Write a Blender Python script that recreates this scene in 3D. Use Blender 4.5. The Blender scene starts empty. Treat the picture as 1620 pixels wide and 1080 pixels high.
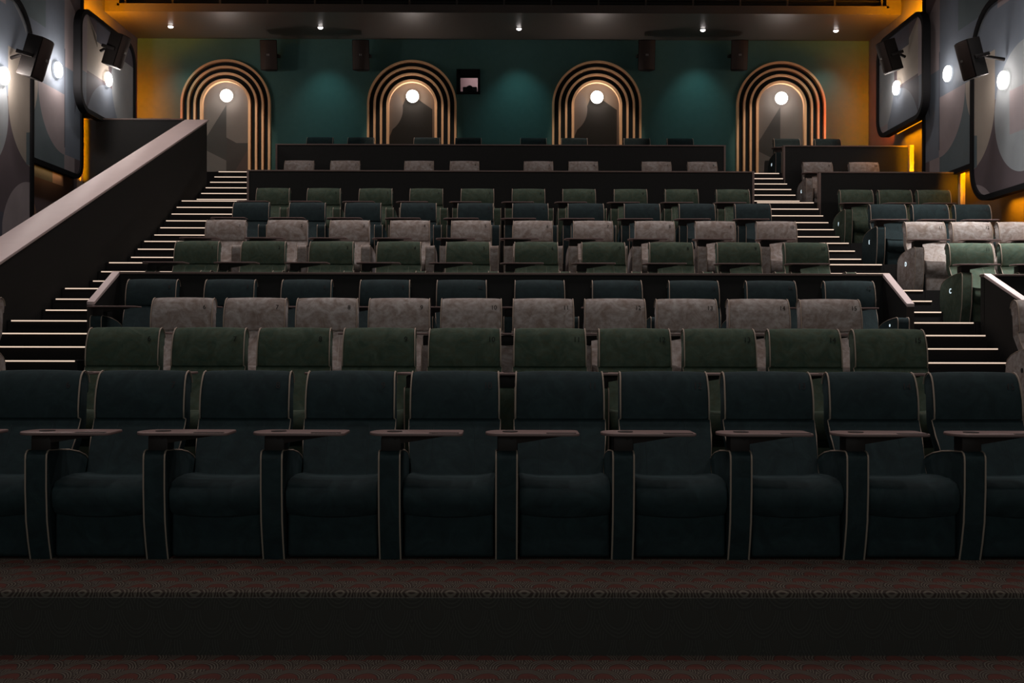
import bpy, bmesh, math, random
from mathutils import Vector, Matrix

random.seed(7)
C = bpy.context.scene.collection
SC = bpy.context.scene
PI = math.pi

# ------------------------------------------------------------------ camera
F, CX, CY = 1700.0, 810.0, 540.0
CAM = Vector((0, 0, 1.22))
YAW, ROLL = math.radians(0.30), math.radians(0.13)
ROT = Matrix.Rotation(-YAW, 3, 'Z') @ Matrix.Rotation(PI / 2, 3, 'X') @ Matrix.Rotation(ROLL, 3, 'Z')
cd = bpy.data.cameras.new('camera')
cd.sensor_width = 36.0
cd.lens = 36.0 * F / 1620.0
cam = bpy.data.objects.new('camera', cd)
cam.matrix_world = Matrix.Translation(CAM) @ ROT.to_4x4()
C.objects.link(cam)
SC.camera = cam


def at(px, py, Y):
    """the point at distance Y into the hall that the photograph shows at pixel px, py"""
    d = ROT @ Vector(((px - CX) / F, (CY - py) / F, -1))
    return CAM + d * (Y / d.y)


def at_x(px, py, X):
    d = ROT @ Vector(((px - CX) / F, (CY - py) / F, -1))
    return CAM + d * (X / d.x)


# ------------------------------------------------------------------ world, exposure, house lights
w = bpy.data.worlds.new('world')
w.use_nodes = True
w.node_tree.nodes['Background'].inputs[0].default_value = (0.5, 0.6, 0.65, 1)
w.node_tree.nodes['Background'].inputs[1].default_value = 0.01
SC.world = w
vs = SC.view_settings
vs.view_transform = 'Standard'
vs.look = 'None'
vs.exposure = 0.0
vs.gamma = 1.0
vs.use_curve_mapping = False
SC.cycles.use_denoising = True
SC.cycles.max_bounces = 6
SC.cycles.sample_clamp_indirect = 3.0


def light(name, kind, loc, energy, col, rot=(0, 0, 0), parent=None, **kw):
    l = bpy.data.lights.new(name, kind)
    l.energy = energy
    l.color = col
    for k, v in kw.items():
        setattr(l, k, v)
    o = bpy.data.objects.new(name, l)
    o.location = loc
    o.rotation_euler = rot
    C.objects.link(o)
    if parent:
        o.parent = parent
    return o


# recessed house lights in the hall ceiling, pointing down over the seats
for hy, he in ((4.0, 15), (7.6, 14), (11.2, 26), (14.8, 31), (18.2, 20)):
    for hx in (-5.4, -1.8, 1.8, 5.4):
        e = he * (1.0 if hx < 4 else 1.3)
        light('house_light', 'AREA', (hx, hy, 9.05), e, (1.0, 0.90, 0.86), shape='DISK', size=0.5, spread=math.radians(105))
for hy, he in ((11.6, 88), (14.2, 88)):
    light('house_light', 'AREA', (6.7, hy, 9.05), he, (0.97, 0.97, 0.95), shape='DISK', size=0.5, spread=math.radians(52))
# unseen soft fill light added at the front of the hall
light('front_fill', 'AREA', (0, -3.6, 3.0), 88.0, (0.85, 1.0, 0.97), rot=(PI / 2, 0, 0), shape='RECTANGLE', size=11, size_y=4.5)


# ------------------------------------------------------------------ helpers: materials
def new_mat(name):
    m = bpy.data.materials.new(name)
    m.use_nodes = True
    return m, m.node_tree, m.node_tree.nodes['Principled BSDF']


class NT:
    """short hand for building node graphs"""

    def __init__(s, nt):
        s.nt = nt

    def n(s, t, **kw):
        x = s.nt.nodes.new(t)
        for k, v in kw.items():
            setattr(x, k, v)
        return x

    def put(s, sock, v):
        if hasattr(v, 'links') or hasattr(v, 'is_linked'):
            s.nt.links.new(v, sock)
        else:
            sock.default_value = v

    def math(s, op, a, b=0.0, c=None):
        x = s.n('ShaderNodeMath', operation=op)
        s.put(x.inputs[0], a)
        s.put(x.inputs[1], b)
        if c is not None:
            s.put(x.inputs[2], c)
        return x.outputs[0]

    def mix(s, f, a, b):
        x = s.n('ShaderNodeMix', data_type='RGBA')
        s.put(x.inputs[0], f)
        s.put(x.inputs[6], (*a, 1) if isinstance(a, tuple) else a)
        s.put(x.inputs[7], (*b, 1) if isinstance(b, tuple) else b)
        return x.outputs[2]


def plain(name, col, rough=0.6, metal=0.0, noise=0.0, scale=20.0, spec=0.3, bump=0.0):
    m, nt, b = new_mat(name)
    g = NT(nt)
    b.inputs['Roughness'].default_value = rough
    b.inputs['Metallic'].default_value = metal
    b.inputs['Specular IOR Level'].default_value = spec
    tc = g.n('ShaderNodeTexCoord')
    nz = g.n('ShaderNodeTexNoise')
    nz.inputs['Scale'].default_value = scale
    nz.inputs['Detail'].default_value = 4
    g.put(nz.inputs['Vector'], tc.outputs['Object'])
    lo = tuple(max(0, c * (1 - noise)) for c in col)
    hi = tuple(c * (1 + noise) for c in col)
    g.put(b.inputs['Base Color'], g.mix(nz.outputs['Fac'], lo, hi))
    if bump:
        bp = g.n('ShaderNodeBump')
        bp.inputs['Strength'].default_value = bump
        bp.inputs['Distance'].default_value = 0.01
        g.put(bp.inputs['Height'], nz.outputs['Fac'])
        g.put(b.inputs['Normal'], bp.outputs[0])
    return m


def glow(name, col, strength):
    m, nt, b = new_mat(name)
    b.inputs['Base Color'].default_value = (*col, 1)
    b.inputs['Emission Color'].default_value = (*col, 1)
    b.inputs['Emission Strength'].default_value = strength
    return m


def velvet(name, c1, c2, c3, sheen=0.35, sheen_col=(0.7, 0.8, 0.8)):
    """worn velvet: brushed patches of three tones, different on every seat"""
    m, nt, b = new_mat(name)
    g = NT(nt)
    tc = g.n('ShaderNodeTexCoord')
    oi = g.n('ShaderNodeObjectInfo')
    rnd = g.math('MULTIPLY', oi.outputs['Random'], 37.0)
    add = g.n('ShaderNodeVectorMath', operation='ADD')
    g.put(add.inputs[0], tc.outputs['Object'])
    cmb = g.n('ShaderNodeCombineXYZ')
    for i in range(3):
        g.put(cmb.inputs[i], rnd)
    g.put(add.inputs[1], cmb.outputs[0])
    n1 = g.n('ShaderNodeTexNoise')
    n1.inputs['Scale'].default_value = 7.0
    n1.inputs['Detail'].default_value = 5
    n1.inputs['Roughness'].default_value = 0.65
    n1.inputs['Distortion'].default_value = 1.2
    g.put(n1.inputs['Vector'], add.outputs[0])
    n2 = g.n('ShaderNodeTexNoise')
    n2.inputs['Scale'].default_value = 26.0
    n2.inputs['Detail'].default_value = 6
    mp = g.n('ShaderNodeMapping')
    mp.inputs['Scale'].default_value = (0.8, 1, 1.1)
    g.put(mp.inputs['Vector'], add.outputs[0])
    g.put(n2.inputs['Vector'], mp.outputs[0])
    r1 = g.n('ShaderNodeMapRange')
    r1.inputs['From Min'].default_value = 0.36
    r1.inputs['From Max'].default_value = 0.64
    g.put(r1.inputs['Value'], n1.outputs['Fac'])
    r2 = g.n('ShaderNodeMapRange')
    r2.inputs['From Min'].default_value = 0.42
    r2.inputs['From Max'].default_value = 0.72
    r2.inputs['To Max'].default_value = 0.55
    g.put(r2.inputs['Value'], n2.outputs['Fac'])
    col = g.mix(r1.outputs[0], c1, c2)
    col = g.mix(r2.outputs[0], col, c3)
    g.put(b.inputs['Base Color'], col)
    b.inputs['Roughness'].default_value = 0.85
    b.inputs['Specular IOR Level'].default_value = 0.15
    b.inputs['Sheen Weight'].default_value = sheen
    b.inputs['Sheen Roughness'].default_value = 0.4
    b.inputs['Sheen Tint'].default_value = (*sheen_col, 1)
    bp = g.n('ShaderNodeBump')
    bp.inputs['Strength'].default_value = 0.25
    bp.inputs['Distance'].default_value = 0.004
    g.put(bp.inputs['Height'], n2.outputs['Fac'])
    g.put(b.inputs['Normal'], bp.outputs[0])
    return m


def carpet(name, c1=(0.064, 0.026, 0.022), c2=(0.110, 0.042, 0.034), g1=(0.068, 0.066, 0.058), g2=(0.150, 0.118, 0.092), c3=(0.042, 0.031, 0.027)):
    """fan shaped scales with fine concentric arcs"""
    m, nt, b = new_mat(name)
    g = NT(nt)
    tc = g.n('ShaderNodeTexCoord')
    sx = g.n('ShaderNodeSeparateXYZ')
    g.put(sx.inputs[0], tc.outputs['Object'])
    nz = g.n('ShaderNodeTexNoise')
    nz.inputs['Scale'].default_value = 2.3
    nz.inputs['Detail'].default_value = 3
    g.put(nz.inputs['Vector'], tc.outputs['Object'])
    wob = g.math('MULTIPLY', g.math('SUBTRACT', nz.outputs['Fac'], 0.5), 0.10)
    S = 0.18
    u = g.math('DIVIDE', g.math('ADD', sx.outputs[0], wob), S)
    v = g.math('DIVIDE', g.math('SUBTRACT', sx.outputs[1], sx.outputs[2]), S * 0.8)

    def lattice(uo, vo):
        vv = g.math('ADD', v, vo)
        row = g.math('FLOOR', vv)
        par = g.math('MULTIPLY', g.math('FLOORED_MODULO', row, 2.0), 0.5)
        x = g.math('SUBTRACT', g.math('FRACT', g.math('ADD', g.math('ADD', u, par), uo)), 0.5)
        y = g.math('MULTIPLY', g.math('SUBTRACT', g.math('FRACT', vv), vo), 0.5)
        return g.math('SQRT', g.math('ADD', g.math('MULTIPLY', x, x), g.math('MULTIPLY', y, y)))
    d1 = lattice(0.0, 0.0)
    d2 = lattice(0.5, 1.0)
    inside = g.math('LESS_THAN', d1, 0.5)
    d = g.math('ADD', g.math('MULTIPLY', d1, inside), g.math('MULTIPLY', d2, g.math('SUBTRACT', 1.0, inside)))
    ring = g.math('GREATER_THAN', g.math('FRACT', g.math('MULTIPLY', d, 15.0)), 0.58)
    outer = g.math('GREATER_THAN', d, 0.27)
    arcs = g.math('MULTIPLY', ring, outer)
    base = g.mix(nz.outputs['Fac'], c1, c2)
    gr = g.mix(nz.outputs['Color'], g1, g2)
    ground = g.mix(outer, base, c3)
    g.put(b.inputs['Base Color'], g.mix(arcs, ground, gr))
    b.inputs['Roughness'].default_value = 0.95
    b.inputs['Specular IOR Level'].default_value = 0.05
    return m


def mural(name, shapes, base, axes=(1, 2), gain=1.0):
    """flat geometric wall covering. shapes: (colour, [terms]); a term is ('c', cu, cv, r, inside) or ('h', a, b, c) for a*u+b*v>c"""
    m, nt, b = new_mat(name)
    g = NT(nt)
    tc = g.n('ShaderNodeTexCoord')
    sx = g.n('ShaderNodeSeparateXYZ')
    g.put(sx.inputs[0], tc.outputs['Object'])
    u, v = sx.outputs[axes[0]], sx.outputs[axes[1]]
    nz = g.n('ShaderNodeTexNoise')
    nz.inputs['Scale'].default_value = 1.6
    nz.inputs['Detail'].default_value = 5
    g.put(nz.inputs['Vector'], tc.outputs['Object'])
    col = None
    cc = tuple(x * gain for x in base)
    for colr, terms in shapes:
        mask = None
        for t in terms:
            if t[0] == 'c':
                du = g.math('SUBTRACT', u, t[1])
                dv = g.math('SUBTRACT', v, t[2])
                dd = g.math('ADD', g.math('MULTIPLY', du, du), g.math('MULTIPLY', dv, dv))
                k = g.math('LESS_THAN' if t[4] else 'GREATER_THAN', dd, t[3] * t[3])
            else:
                k = g.math('GREATER_THAN', g.math('MULTIPLY_ADD', u, t[1], g.math('MULTIPLY', v, t[2])), t[3])
            mask = k if mask is None else g.math('MULTIPLY', mask, k)
        col = g.mix(mask, col if col is not None else cc, tuple(x * gain for x in colr))
    shade = g.math('MULTIPLY_ADD', nz.outputs['Fac'], 0.5, 0.75)
    mul = g.n('ShaderNodeMix', data_type='RGBA', blend_type='MULTIPLY')
    mul.inputs[0].default_value = 1.0
    g.put(mul.inputs[6], col)
    cmb = g.n('ShaderNodeCombineColor')
    for i in range(3):
        g.put(cmb.inputs[i], shade)
    g.put(mul.inputs[7], cmb.outputs[0])
    g.put(b.inputs['Base Color'], mul.outputs[2])
    b.inputs['Roughness'].default_value = 0.75
    b.inputs['Specular IOR Level'].default_value = 0.15
    return m


def U(lo, hi):
    return [('h', 1, 0, lo), ('h', -1, 0, -hi)]


def V(lo, hi):
    return [('h', 0, 1, lo), ('h', 0, -1, -hi)]


G_BLUE, G_TEAL, G_BEIGE = (0.175, 0.205, 0.25), (0.13, 0.165, 0.18), (0.36, 0.315, 0.27)
G_MAUVE, G_DMAUVE, G_DARK = (0.32, 0.275, 0.285), (0.125, 0.10, 0.11), (0.10, 0.10, 0.125)
G_PALE, G_ORANGE = (0.30, 0.325, 0.345), (0.30, 0.19, 0.13)
WALL_SHAPES = [
    # around the nearer panel
    (G_BLUE, U(0, 17.3)),
    (G_MAUVE, U(0, 16.3) + V(6.3, 12)),
    (G_PALE, U(16.3, 17.3) + V(5.6, 12)),
    (G_BLUE, U(16.3, 17.4) + [('c', 15.9, 5.1, 1.45, True)]),
    (G_BEIGE, U(16.38, 17.32) + V(3.9, 5.7)),
    (G_DMAUVE, U(14.0, 17.32) + V(0, 4.93) + [('c', 17.36, 4.93, 0.98, False)]),
    (G_PALE, [('c', 15.44, 4.65, 0.95, True)]),
    (G_MAUVE, U(0, 15.9) + V(4.3, 4.95) + [('c', 15.44, 4.65, 0.95, True)]),
    (G_DARK, U(0, 16.25) + V(0, 3.15)),
    (G_MAUVE, U(16.2, 17.4) + V(0, 4) + [('c', 17.15, 2.75, 0.98, True)]),
    # between: the rear set panel
    (G_BLUE, U(17.0, 18.97) + V(5.55, 12)),
    (G_TEAL, U(17.0, 18.2) + V(6.5, 12)),
    (G_MAUVE, U(18.97, 19.42) + V(6.36, 12)),
    (G_DARK, U(18.97, 19.42) + V(4.4, 6.36)),
    (G_MAUVE, U(18.75, 19.42) + V(4.0, 4.62)),
    (G_BEIGE, U(17.0, 17.9) + V(3.4, 5.55) + [('c', 16.85, 5.55, 1.06, True)]),
    (G_TEAL, U(17.0, 18.97) + V(4.0, 5.55) + [('c', 16.85, 5.55, 1.06, False)]),
    (G_MAUVE, U(17.9, 18.97) + V(4.45, 5.55) + [('c', 18.97, 5.55, 1.06, True)]),
    (G_ORANGE, U(17.2, 18.4) + V(3.0, 4.2) + [('c', 17.4, 3.0, 1.0, True)]),
    # the panel by the rear wall
    (G_BEIGE, U(19.45, 20.5) + V(6.1, 7.3)),
    (G_DMAUVE, U(19.0, 20.1) + V(6.0, 8) + [('h', 0.62, 1, 19.2)]),
    (G_MAUVE, U(19.0, 19.45) + V(5.9, 7.1)),
    (G_BLUE, U(19.0, 22.6) + V(4.5, 6.05)),
    (G_DARK, U(19.42, 20.5) + V(4.5, 6.05) + [('c', 20.5, 4.9, 1.15, False)]),
    (G_PALE, U(20.5, 22.6) + V(5.2, 7.3) + [('c', 21.75, 6.3, 1.1, True)]),
    (G_DARK, U(19.9, 22.6) + V(6.75, 7.5)),
    (G_MAUVE, U(21.0, 22.6) + V(4.5, 5.5)),
]
M = {}
M['mural'] = mural('wall_covering', WALL_SHAPES, G_DMAUVE, gain=1.0)
DK = (0.15, 0.14, 0.15)
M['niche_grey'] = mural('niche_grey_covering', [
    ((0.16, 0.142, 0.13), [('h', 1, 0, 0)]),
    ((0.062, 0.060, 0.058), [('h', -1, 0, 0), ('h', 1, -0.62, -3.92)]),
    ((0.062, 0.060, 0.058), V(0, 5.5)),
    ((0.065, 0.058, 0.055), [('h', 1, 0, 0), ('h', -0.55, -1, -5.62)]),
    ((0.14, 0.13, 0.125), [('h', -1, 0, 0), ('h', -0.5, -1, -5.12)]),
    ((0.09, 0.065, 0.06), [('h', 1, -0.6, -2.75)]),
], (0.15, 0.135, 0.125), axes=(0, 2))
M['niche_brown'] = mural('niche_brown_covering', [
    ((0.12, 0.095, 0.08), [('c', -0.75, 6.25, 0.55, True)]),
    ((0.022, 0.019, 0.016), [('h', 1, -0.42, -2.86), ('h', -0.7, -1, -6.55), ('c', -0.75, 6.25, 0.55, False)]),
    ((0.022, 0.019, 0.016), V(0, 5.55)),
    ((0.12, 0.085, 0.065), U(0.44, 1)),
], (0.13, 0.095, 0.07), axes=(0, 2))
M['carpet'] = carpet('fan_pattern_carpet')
M['riser'] = carpet('shaded_riser_carpet', (0.056, 0.052, 0.046), (0.062, 0.056, 0.050), (0.066, 0.062, 0.055), (0.074, 0.070, 0.062), (0.055, 0.051, 0.046))  # fan carpet as it looks in shade, darkness and flat contrast put into the colours
M['black'] = plain('black_board', (0.015, 0.0145, 0.014), 0.7, noise=0.2)
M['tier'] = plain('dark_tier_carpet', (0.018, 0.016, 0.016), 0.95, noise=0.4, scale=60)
M['trim'] = plain('brown_laminate_edge', (0.19, 0.135, 0.12), 0.45, noise=0.15)
M['trim_dark'] = plain('dark_brown_laminate', (0.055, 0.042, 0.038), 0.5, noise=0.1)
M['post'] = plain('light_brown_laminate_post', (0.42, 0.34, 0.28), 0.5, noise=0.08)
M['cap'] = plain('pinkish_laminate_cap', (0.64, 0.51, 0.50), 0.5, noise=0.06, scale=6)
M['teal'] = plain('teal_wall_paint', (0.085, 0.185, 0.175), 0.8, noise=0.10, scale=9, spec=0.1)
M['soffit'] = plain('dark_brown_ceiling_paint', (0.095, 0.073, 0.063), 0.40, noise=0.12, spec=1.0)
M['brownwall'] = plain('dark_brown_wall_board', (0.15, 0.12, 0.10), 0.7, noise=0.15, scale=4)
M['ceil'] = plain('black_ceiling_paint', (0.02, 0.02, 0.02), 0.9)
M['gold'] = plain('satin_copper_gold', (0.86, 0.50, 0.27), 0.45, metal=0.2, noise=0.05)
M['surround'] = plain('black_arch_backing', (0.012, 0.016, 0.018), 0.8, noise=0.1)
M['frame'] = plain('black_panel_frame', (0.008, 0.008, 0.009), 0.8, noise=0.1, spec=0.1)
M['speaker'] = plain('black_speaker_cabinet', (0.009, 0.007, 0.0065), 0.65, noise=0.1, spec=0.15)
M['grille'] = plain('speaker_grille_cloth', (0.045, 0.031, 0.027), 0.6, noise=0.25, scale=90)
M['steel'] = plain('grey_metal', (0.35, 0.34, 0.33), 0.4, metal=0.8)
M['white_wall'] = plain('screen_white', (0.3, 0.3, 0.3), 0.9)
M['lamp'] = glow('lamp_diffuser', (1.0, 0.93, 0.86), 6.0)
M['spot'] = glow('downlight_lens', (1.0, 0.92, 0.90), 12.0)
M['led'] = glow('amber_led', (1.0, 0.33, 0.004), 1.2)
M['nosing'] = glow('warm_step_light', (1.0, 0.76, 0.60), 0.75)
M['rowlight'] = glow('white_row_light', (0.75, 0.92, 1.0), 1.3)
M['booth'] = plain('booth_wall', (0.55, 0.43, 0.44), 0.8, noise=0.3, scale=3)
M['lens'] = plain('projector_dark', (0.03, 0.025, 0.03), 0.3)
M['navy'] = velvet('navy_velvet', (0.021, 0.031, 0.034), (0.029, 0.047, 0.051), (0.021, 0.036, 0.040), 0.03, (0.3, 0.7, 0.8))
M['green'] = velvet('green_velvet', (0.040, 0.064, 0.046), (0.080, 0.106, 0.078), (0.066, 0.064, 0.036), 0.08, (0.6, 0.85, 0.75))
M['beige'] = velvet('beige_velvet', (0.25, 0.195, 0.17), (0.43, 0.39, 0.375), (0.17, 0.125, 0.105), 0.12, (0.9, 0.9, 0.95))
M['thread_navy'] = plain('navy_thread', (0.03, 0.045, 0.05), 0.8)
M['thread_green'] = plain('pale_green_thread', (0.17, 0.19, 0.15), 0.8)
M['thread_beige'] = plain('pale_beige_thread', (0.45, 0.41, 0.38), 0.8)
M['piping'] = plain('cream_piping', (0.40, 0.31, 0.25), 0.6)
M['navy_dark'] = plain('dark_navy_fabric', (0.026, 0.036, 0.038), 0.9, noise=0.2)
M['tray'] = plain('brown_tray_top', (0.25, 0.165, 0.155), 0.42, noise=0.12, scale=8)
M['tray_dark'] = plain('dark_tray_underside', (0.035, 0.024, 0.022), 0.6)
M['ink'] = plain('black_number_ink', (0.012, 0.012, 0.012), 0.7)
M['ink_red'] = plain('dim_number_ink', (0.050, 0.040, 0.042), 0.7)


# ------------------------------------------------------------------ helpers: meshes
def link(name, me, mats=(), parent=None):
    o = bpy.data.objects.new(name, me)
    C.objects.link(o)
    for m in mats:
        me.materials.append(m)
    if parent:
        o.parent = parent
    return o


def finish(bm, name, smooth=True, ang=40):
    bmesh.ops.recalc_face_normals(bm, faces=bm.faces)
    me = bpy.data.meshes.new(name)
    bm.to_mesh(me)
    bm.free()
    if smooth:
        me.polygons.foreach_set('use_smooth', [True] * len(me.polygons))
        me.set_sharp_from_angle(angle=math.radians(ang))
    return me


def add_box(bm, x0, x1, y0, y1, z0, z1, bev=0.0, seg=2, mi=0):
    r = bmesh.ops.create_cube(bm, size=1.0)
    vs_ = r['verts']
    for v in vs_:
        v.co = Vector(((x0 + x1) / 2 + v.co.x * (x1 - x0), (y0 + y1) / 2 + v.co.y * (y1 - y0), (z0 + z1) / 2 + v.co.z * (z1 - z0)))
    fs = {f for v in vs_ for f in v.link_faces}
    for f in fs:
        f.material_index = mi
    if bev:
        es = {e for v in vs_ for e in v.link_edges}
        bmesh.ops.bevel(bm, geom=list(es), offset=bev, segments=seg, affect='EDGES', profile=0.5)
    return vs_


def box_me(name, x0, x1, y0, y1, z0, z1, bev=0.0, seg=2):
    bm = bmesh.new()
    add_box(bm, x0, x1, y0, y1, z0, z1, bev, seg)
    return finish(bm, name, bool(bev))


def prism_me(name, pts, a, b, axis='x', bev=0.0, seg=2):
    """closed polygon pts swept along an axis from a to b"""
    bm = bmesh.new()

    def co(p, t):
        return {'x': (t, p[0], p[1]), 'y': (p[0], t, p[1]), 'z': (p[0], p[1], t)}[axis]
    A = [bm.verts.new(co(p, a)) for p in pts]
    B = [bm.verts.new(co(p, b)) for p in pts]
    n = len(pts)
    for i in range(n):
        bm.faces.new((A[i], A[(i + 1) % n], B[(i + 1) % n], B[i]))
    fa = bm.faces.new(A)
    fb = bm.faces.new(B[::-1])
    if bev:
        es = list({e for f in (fa, fb) for e in f.edges})
        bmesh.ops.bevel(bm, geom=es, offset=bev, segments=seg, affect='EDGES', profile=0.5)
    return finish(bm, name, True, 35)


def tube_me(name, path, r, sides=6, closed=False):
    bm = bmesh.new()
    P = [Vector(p) for p in path]
    n = len(P)
    rings = []
    up = None
    for i in range(n):
        if closed:
            t = (P[(i + 1) % n] - P[i - 1]).normalized()
        else:
            t = (P[min(i + 1, n - 1)] - P[max(i - 1, 0)]).normalized()
        if up is None:
            up = t.orthogonal().normalized()
        up = (up - t * up.dot(t)).normalized()
        s = t.cross(up)
        rings.append([bm.verts.new(P[i] + (up * math.cos(2 * PI * k / sides) + s * math.sin(2 * PI * k / sides)) * r) for k in range(sides)])
    m = n if closed else n - 1
    for i in range(m):
        a, b = rings[i], rings[(i + 1) % n]
        for k in range(sides):
            bm.faces.new((a[k], a[(k + 1) % sides], b[(k + 1) % sides], b[k]))
    if not closed:
        bm.faces.new(rings[0][::-1])
        bm.faces.new(rings[-1])
    return finish(bm, name, True, 60)


def disc_me(name, r, y0, y1, seg=40, bev=0.0, dome=0.0):
    """a round puck whose axis is y"""
    bm = bmesh.new()
    prof = [(0.0, y0 - dome), (r * 0.5, y0 - dome * 0.8), (r - bev, y0), (r, y0 + bev), (r, y1), (0.0, y1)]
    rings = []
    for rr, y in prof:
        if rr == 0:
            rings.append([bm.verts.new((0, y, 0))])
        else:
            rings.append([bm.verts.new((rr * math.cos(2 * PI * k / seg), y, rr * math.sin(2 * PI * k / seg))) for k in range(seg)])
    for a, b in zip(rings, rings[1:]):
        for k in range(seg):
            k2 = (k + 1) % seg
            if len(a) == 1:
                bm.faces.new((a[0], b[k2], b[k]))
            elif len(b) == 1:
                bm.faces.new((a[k], a[k2], b[0]))
            else:
                bm.faces.new((a[k], a[k2], b[k2], b[k]))
    return finish(bm, name, True, 40)


_txt = {}


def text_me(s, size):
    key = (s, size)
    if key not in _txt:
        cu = bpy.data.curves.new('tx', 'FONT')
        cu.body = s
        cu.size = size
        cu.extrude = 0.0012
        cu.align_x = 'CENTER'
        cu.align_y = 'CENTER'
        o = bpy.data.objects.new('tx', cu)
        C.objects.link(o)
        dg = bpy.context.evaluated_depsgraph_get()
        me = bpy.data.meshes.new_from_object(o.evaluated_get(dg))
        me.name = 'characters_' + s
        bpy.data.objects.remove(o)
        bpy.data.curves.remove(cu)
        _txt[key] = me
    return _txt[key]


def empty(name, loc, label=None, cat=None, group=None, rotz=0.0):
    o = bpy.data.objects.new(name, None)
    C.objects.link(o)
    o.location = loc
    o.rotation_euler = (0, 0, rotz)
    o.empty_display_size = 0.1
    tag(o, label, cat, group)
    return o


def tag(o, label=None, cat=None, group=None, kind=None):
    if label:
        o['label'] = label
    if cat:
        o['category'] = cat
    if group:
        o['group'] = group
    if kind:
        o['kind'] = kind
    return o


def struct(name, me, mat):
    return tag(link(name, me, [mat]), kind='structure')


# ------------------------------------------------------------------ measurements of the hall
XL, XR = -8.0, 7.86           # side walls
YB = 23.3                     # rear wall
ZS, YS = 7.76, 21.4           # soffit height and front edge
S = 0.1445                    # one step
AL0, AL1 = -5.60, -4.45       # stairs beside the balustrade
AR0, AR1 = 4.24, 5.29         # stairs beside the side block
ROW_Y = {1: 6.70, 2: 8.21, 3: 9.71, 4: 11.84, 5: 13.52, 6: 14.99, 7: 16.46, 8: 17.95, 9: 20.36, 10: 22.60}
LEVEL = {1: 0, 2: 2, 3: 4, 4: 6, 5: 10, 6: 13, 7: 16, 8: 19, 9: 25, 10: 31}
EDGE = {1: 5.25, 2: 6.75, 3: 8.25, 4: 9.75, 5: 12.08, 6: 13.55, 7: 15.04, 8: 16.50, 9: 18.39, 10: 20.73}
ZBASE = -0.31

# ------------------------------------------------------------------ shell
struct('floor', box_me('floor', XL, XR, -4, 5.25, ZBASE - 0.2, ZBASE), M['carpet'])
bm = bmesh.new()                                     # the stage like front tier with a softly rounded carpet edge
prof = [(5.25, ZBASE), (5.25, -0.03), (5.259, -0.009), (5.28, 0.0), (6.745, 0.0), (6.745, ZBASE)]
struct('floor_front_tier', prism_me('front_tier', prof, XL, XR), M['carpet'])
struct('riser_shade_board', box_me('riser_face', XL, XR, 5.238, 5.2515, ZBASE, -0.03), M['riser'])  # added board that gives the front step face its painted shade
for r in (2, 3, 4):
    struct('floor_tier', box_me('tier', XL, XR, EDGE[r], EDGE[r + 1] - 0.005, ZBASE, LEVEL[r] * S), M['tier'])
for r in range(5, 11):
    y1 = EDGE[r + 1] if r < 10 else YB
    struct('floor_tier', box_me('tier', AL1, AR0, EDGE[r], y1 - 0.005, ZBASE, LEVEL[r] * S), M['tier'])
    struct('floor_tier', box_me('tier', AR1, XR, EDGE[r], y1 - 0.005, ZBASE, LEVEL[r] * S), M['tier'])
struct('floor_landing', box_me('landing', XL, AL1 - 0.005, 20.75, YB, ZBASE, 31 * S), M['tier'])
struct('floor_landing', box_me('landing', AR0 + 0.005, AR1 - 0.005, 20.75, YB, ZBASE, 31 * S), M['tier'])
WT = 0.25
struct('wall_left', box_me('wall_left', XL - WT, XL, -4, YB + WT, ZBASE - 0.2, 9.4), M['mural'])
struct('wall_right', box_me('wall_right', XR, XR + WT, -4, YB + WT, ZBASE - 0.2, 9.4), M['brownwall'])
struct('wall_front', box_me('wall_front', XL - WT, XR + WT, -4 - WT, -4, ZBASE - 0.2, 9.4), M['white_wall'])
struct('ceiling', box_me('ceiling', XL - WT, XR + WT, -4 - WT, YS + 0.6, 9.25, 9.4), M['ceil'])
struct('ceiling_soffit', box_me('soffit', XL, XR, YS, YB, ZS, ZS + 0.12), M['soffit'])

# rear wall with the opening of the projection window cut out
pw0, pw1 = at(726, 147, YB), at(757.5, 119, YB)
bm = bmesh.new()
for (x0, x1, z0, z1) in ((XL, pw0.x, ZBASE, 9.4), (pw1.x, XR, ZBASE, 9.4), (pw0.x, pw1.x, ZBASE, pw0.z), (pw0.x, pw1.x, pw1.z, 9.4)):
    add_box(bm, x0, x1, YB, YB + WT, z0, z1)
struct('wall_back', finish(bm, 'wall_back', False), M['teal'])

# fascia of the soffit with a long framed grille opening
fz1 = 9.25
bm = bmesh.new()
add_box(bm, XL, -7.76, YS, YS + 0.5, ZS + 0.12, fz1)
add_box(bm, 7.62, XR, YS, YS + 0.5, ZS + 0.12, fz1)
add_box(bm, -7.76, 7.62, YS + 0.45, YS + 0.5, ZS + 0.12, fz1)
add_box(bm, -7.76, 7.62, YS, YS + 0.5, 8.95, fz1)
struct('wall_fascia', finish(bm, 'fascia', False), M['soffit'])
gr = empty('ceiling_grille', (0, YS + 0.1, ZS + 0.12), 'long framed dark slatted grille in the fascia above the rear downlights', 'grille')
bm = bmesh.new()
for (x0, x1, z0, z1) in ((-7.76, 7.62, 0.0, 0.045), (-7.76, 7.62, 1.02, 1.06), (-7.76, -7.71, 0, 1.06), (7.57, 7.62, 0, 1.06)):
    add_box(bm, x0, x1, -0.10, 0.02, z0, z1)
link('frame', finish(bm, 'grille_frame', False), [M['soffit']], gr)
bat = box_me('batten', -0.018, 0.018, -0.03, 0.0, 0.045, 1.02)
bat.materials.append(M['soffit'])
for i in range(17):
    o = link('batten', bat, (), gr)
    o.location.x = -7.62 + i * 0.945
sl = box_me('slat', -7.7, 7.56, 0.03, 0.10, -0.007, 0.007)
sl.materials.append(M['ceil'])
for i in range(12):
    o = link('slat', sl, (), gr)
    o.location.z = 0.10 + i * 0.08

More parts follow.
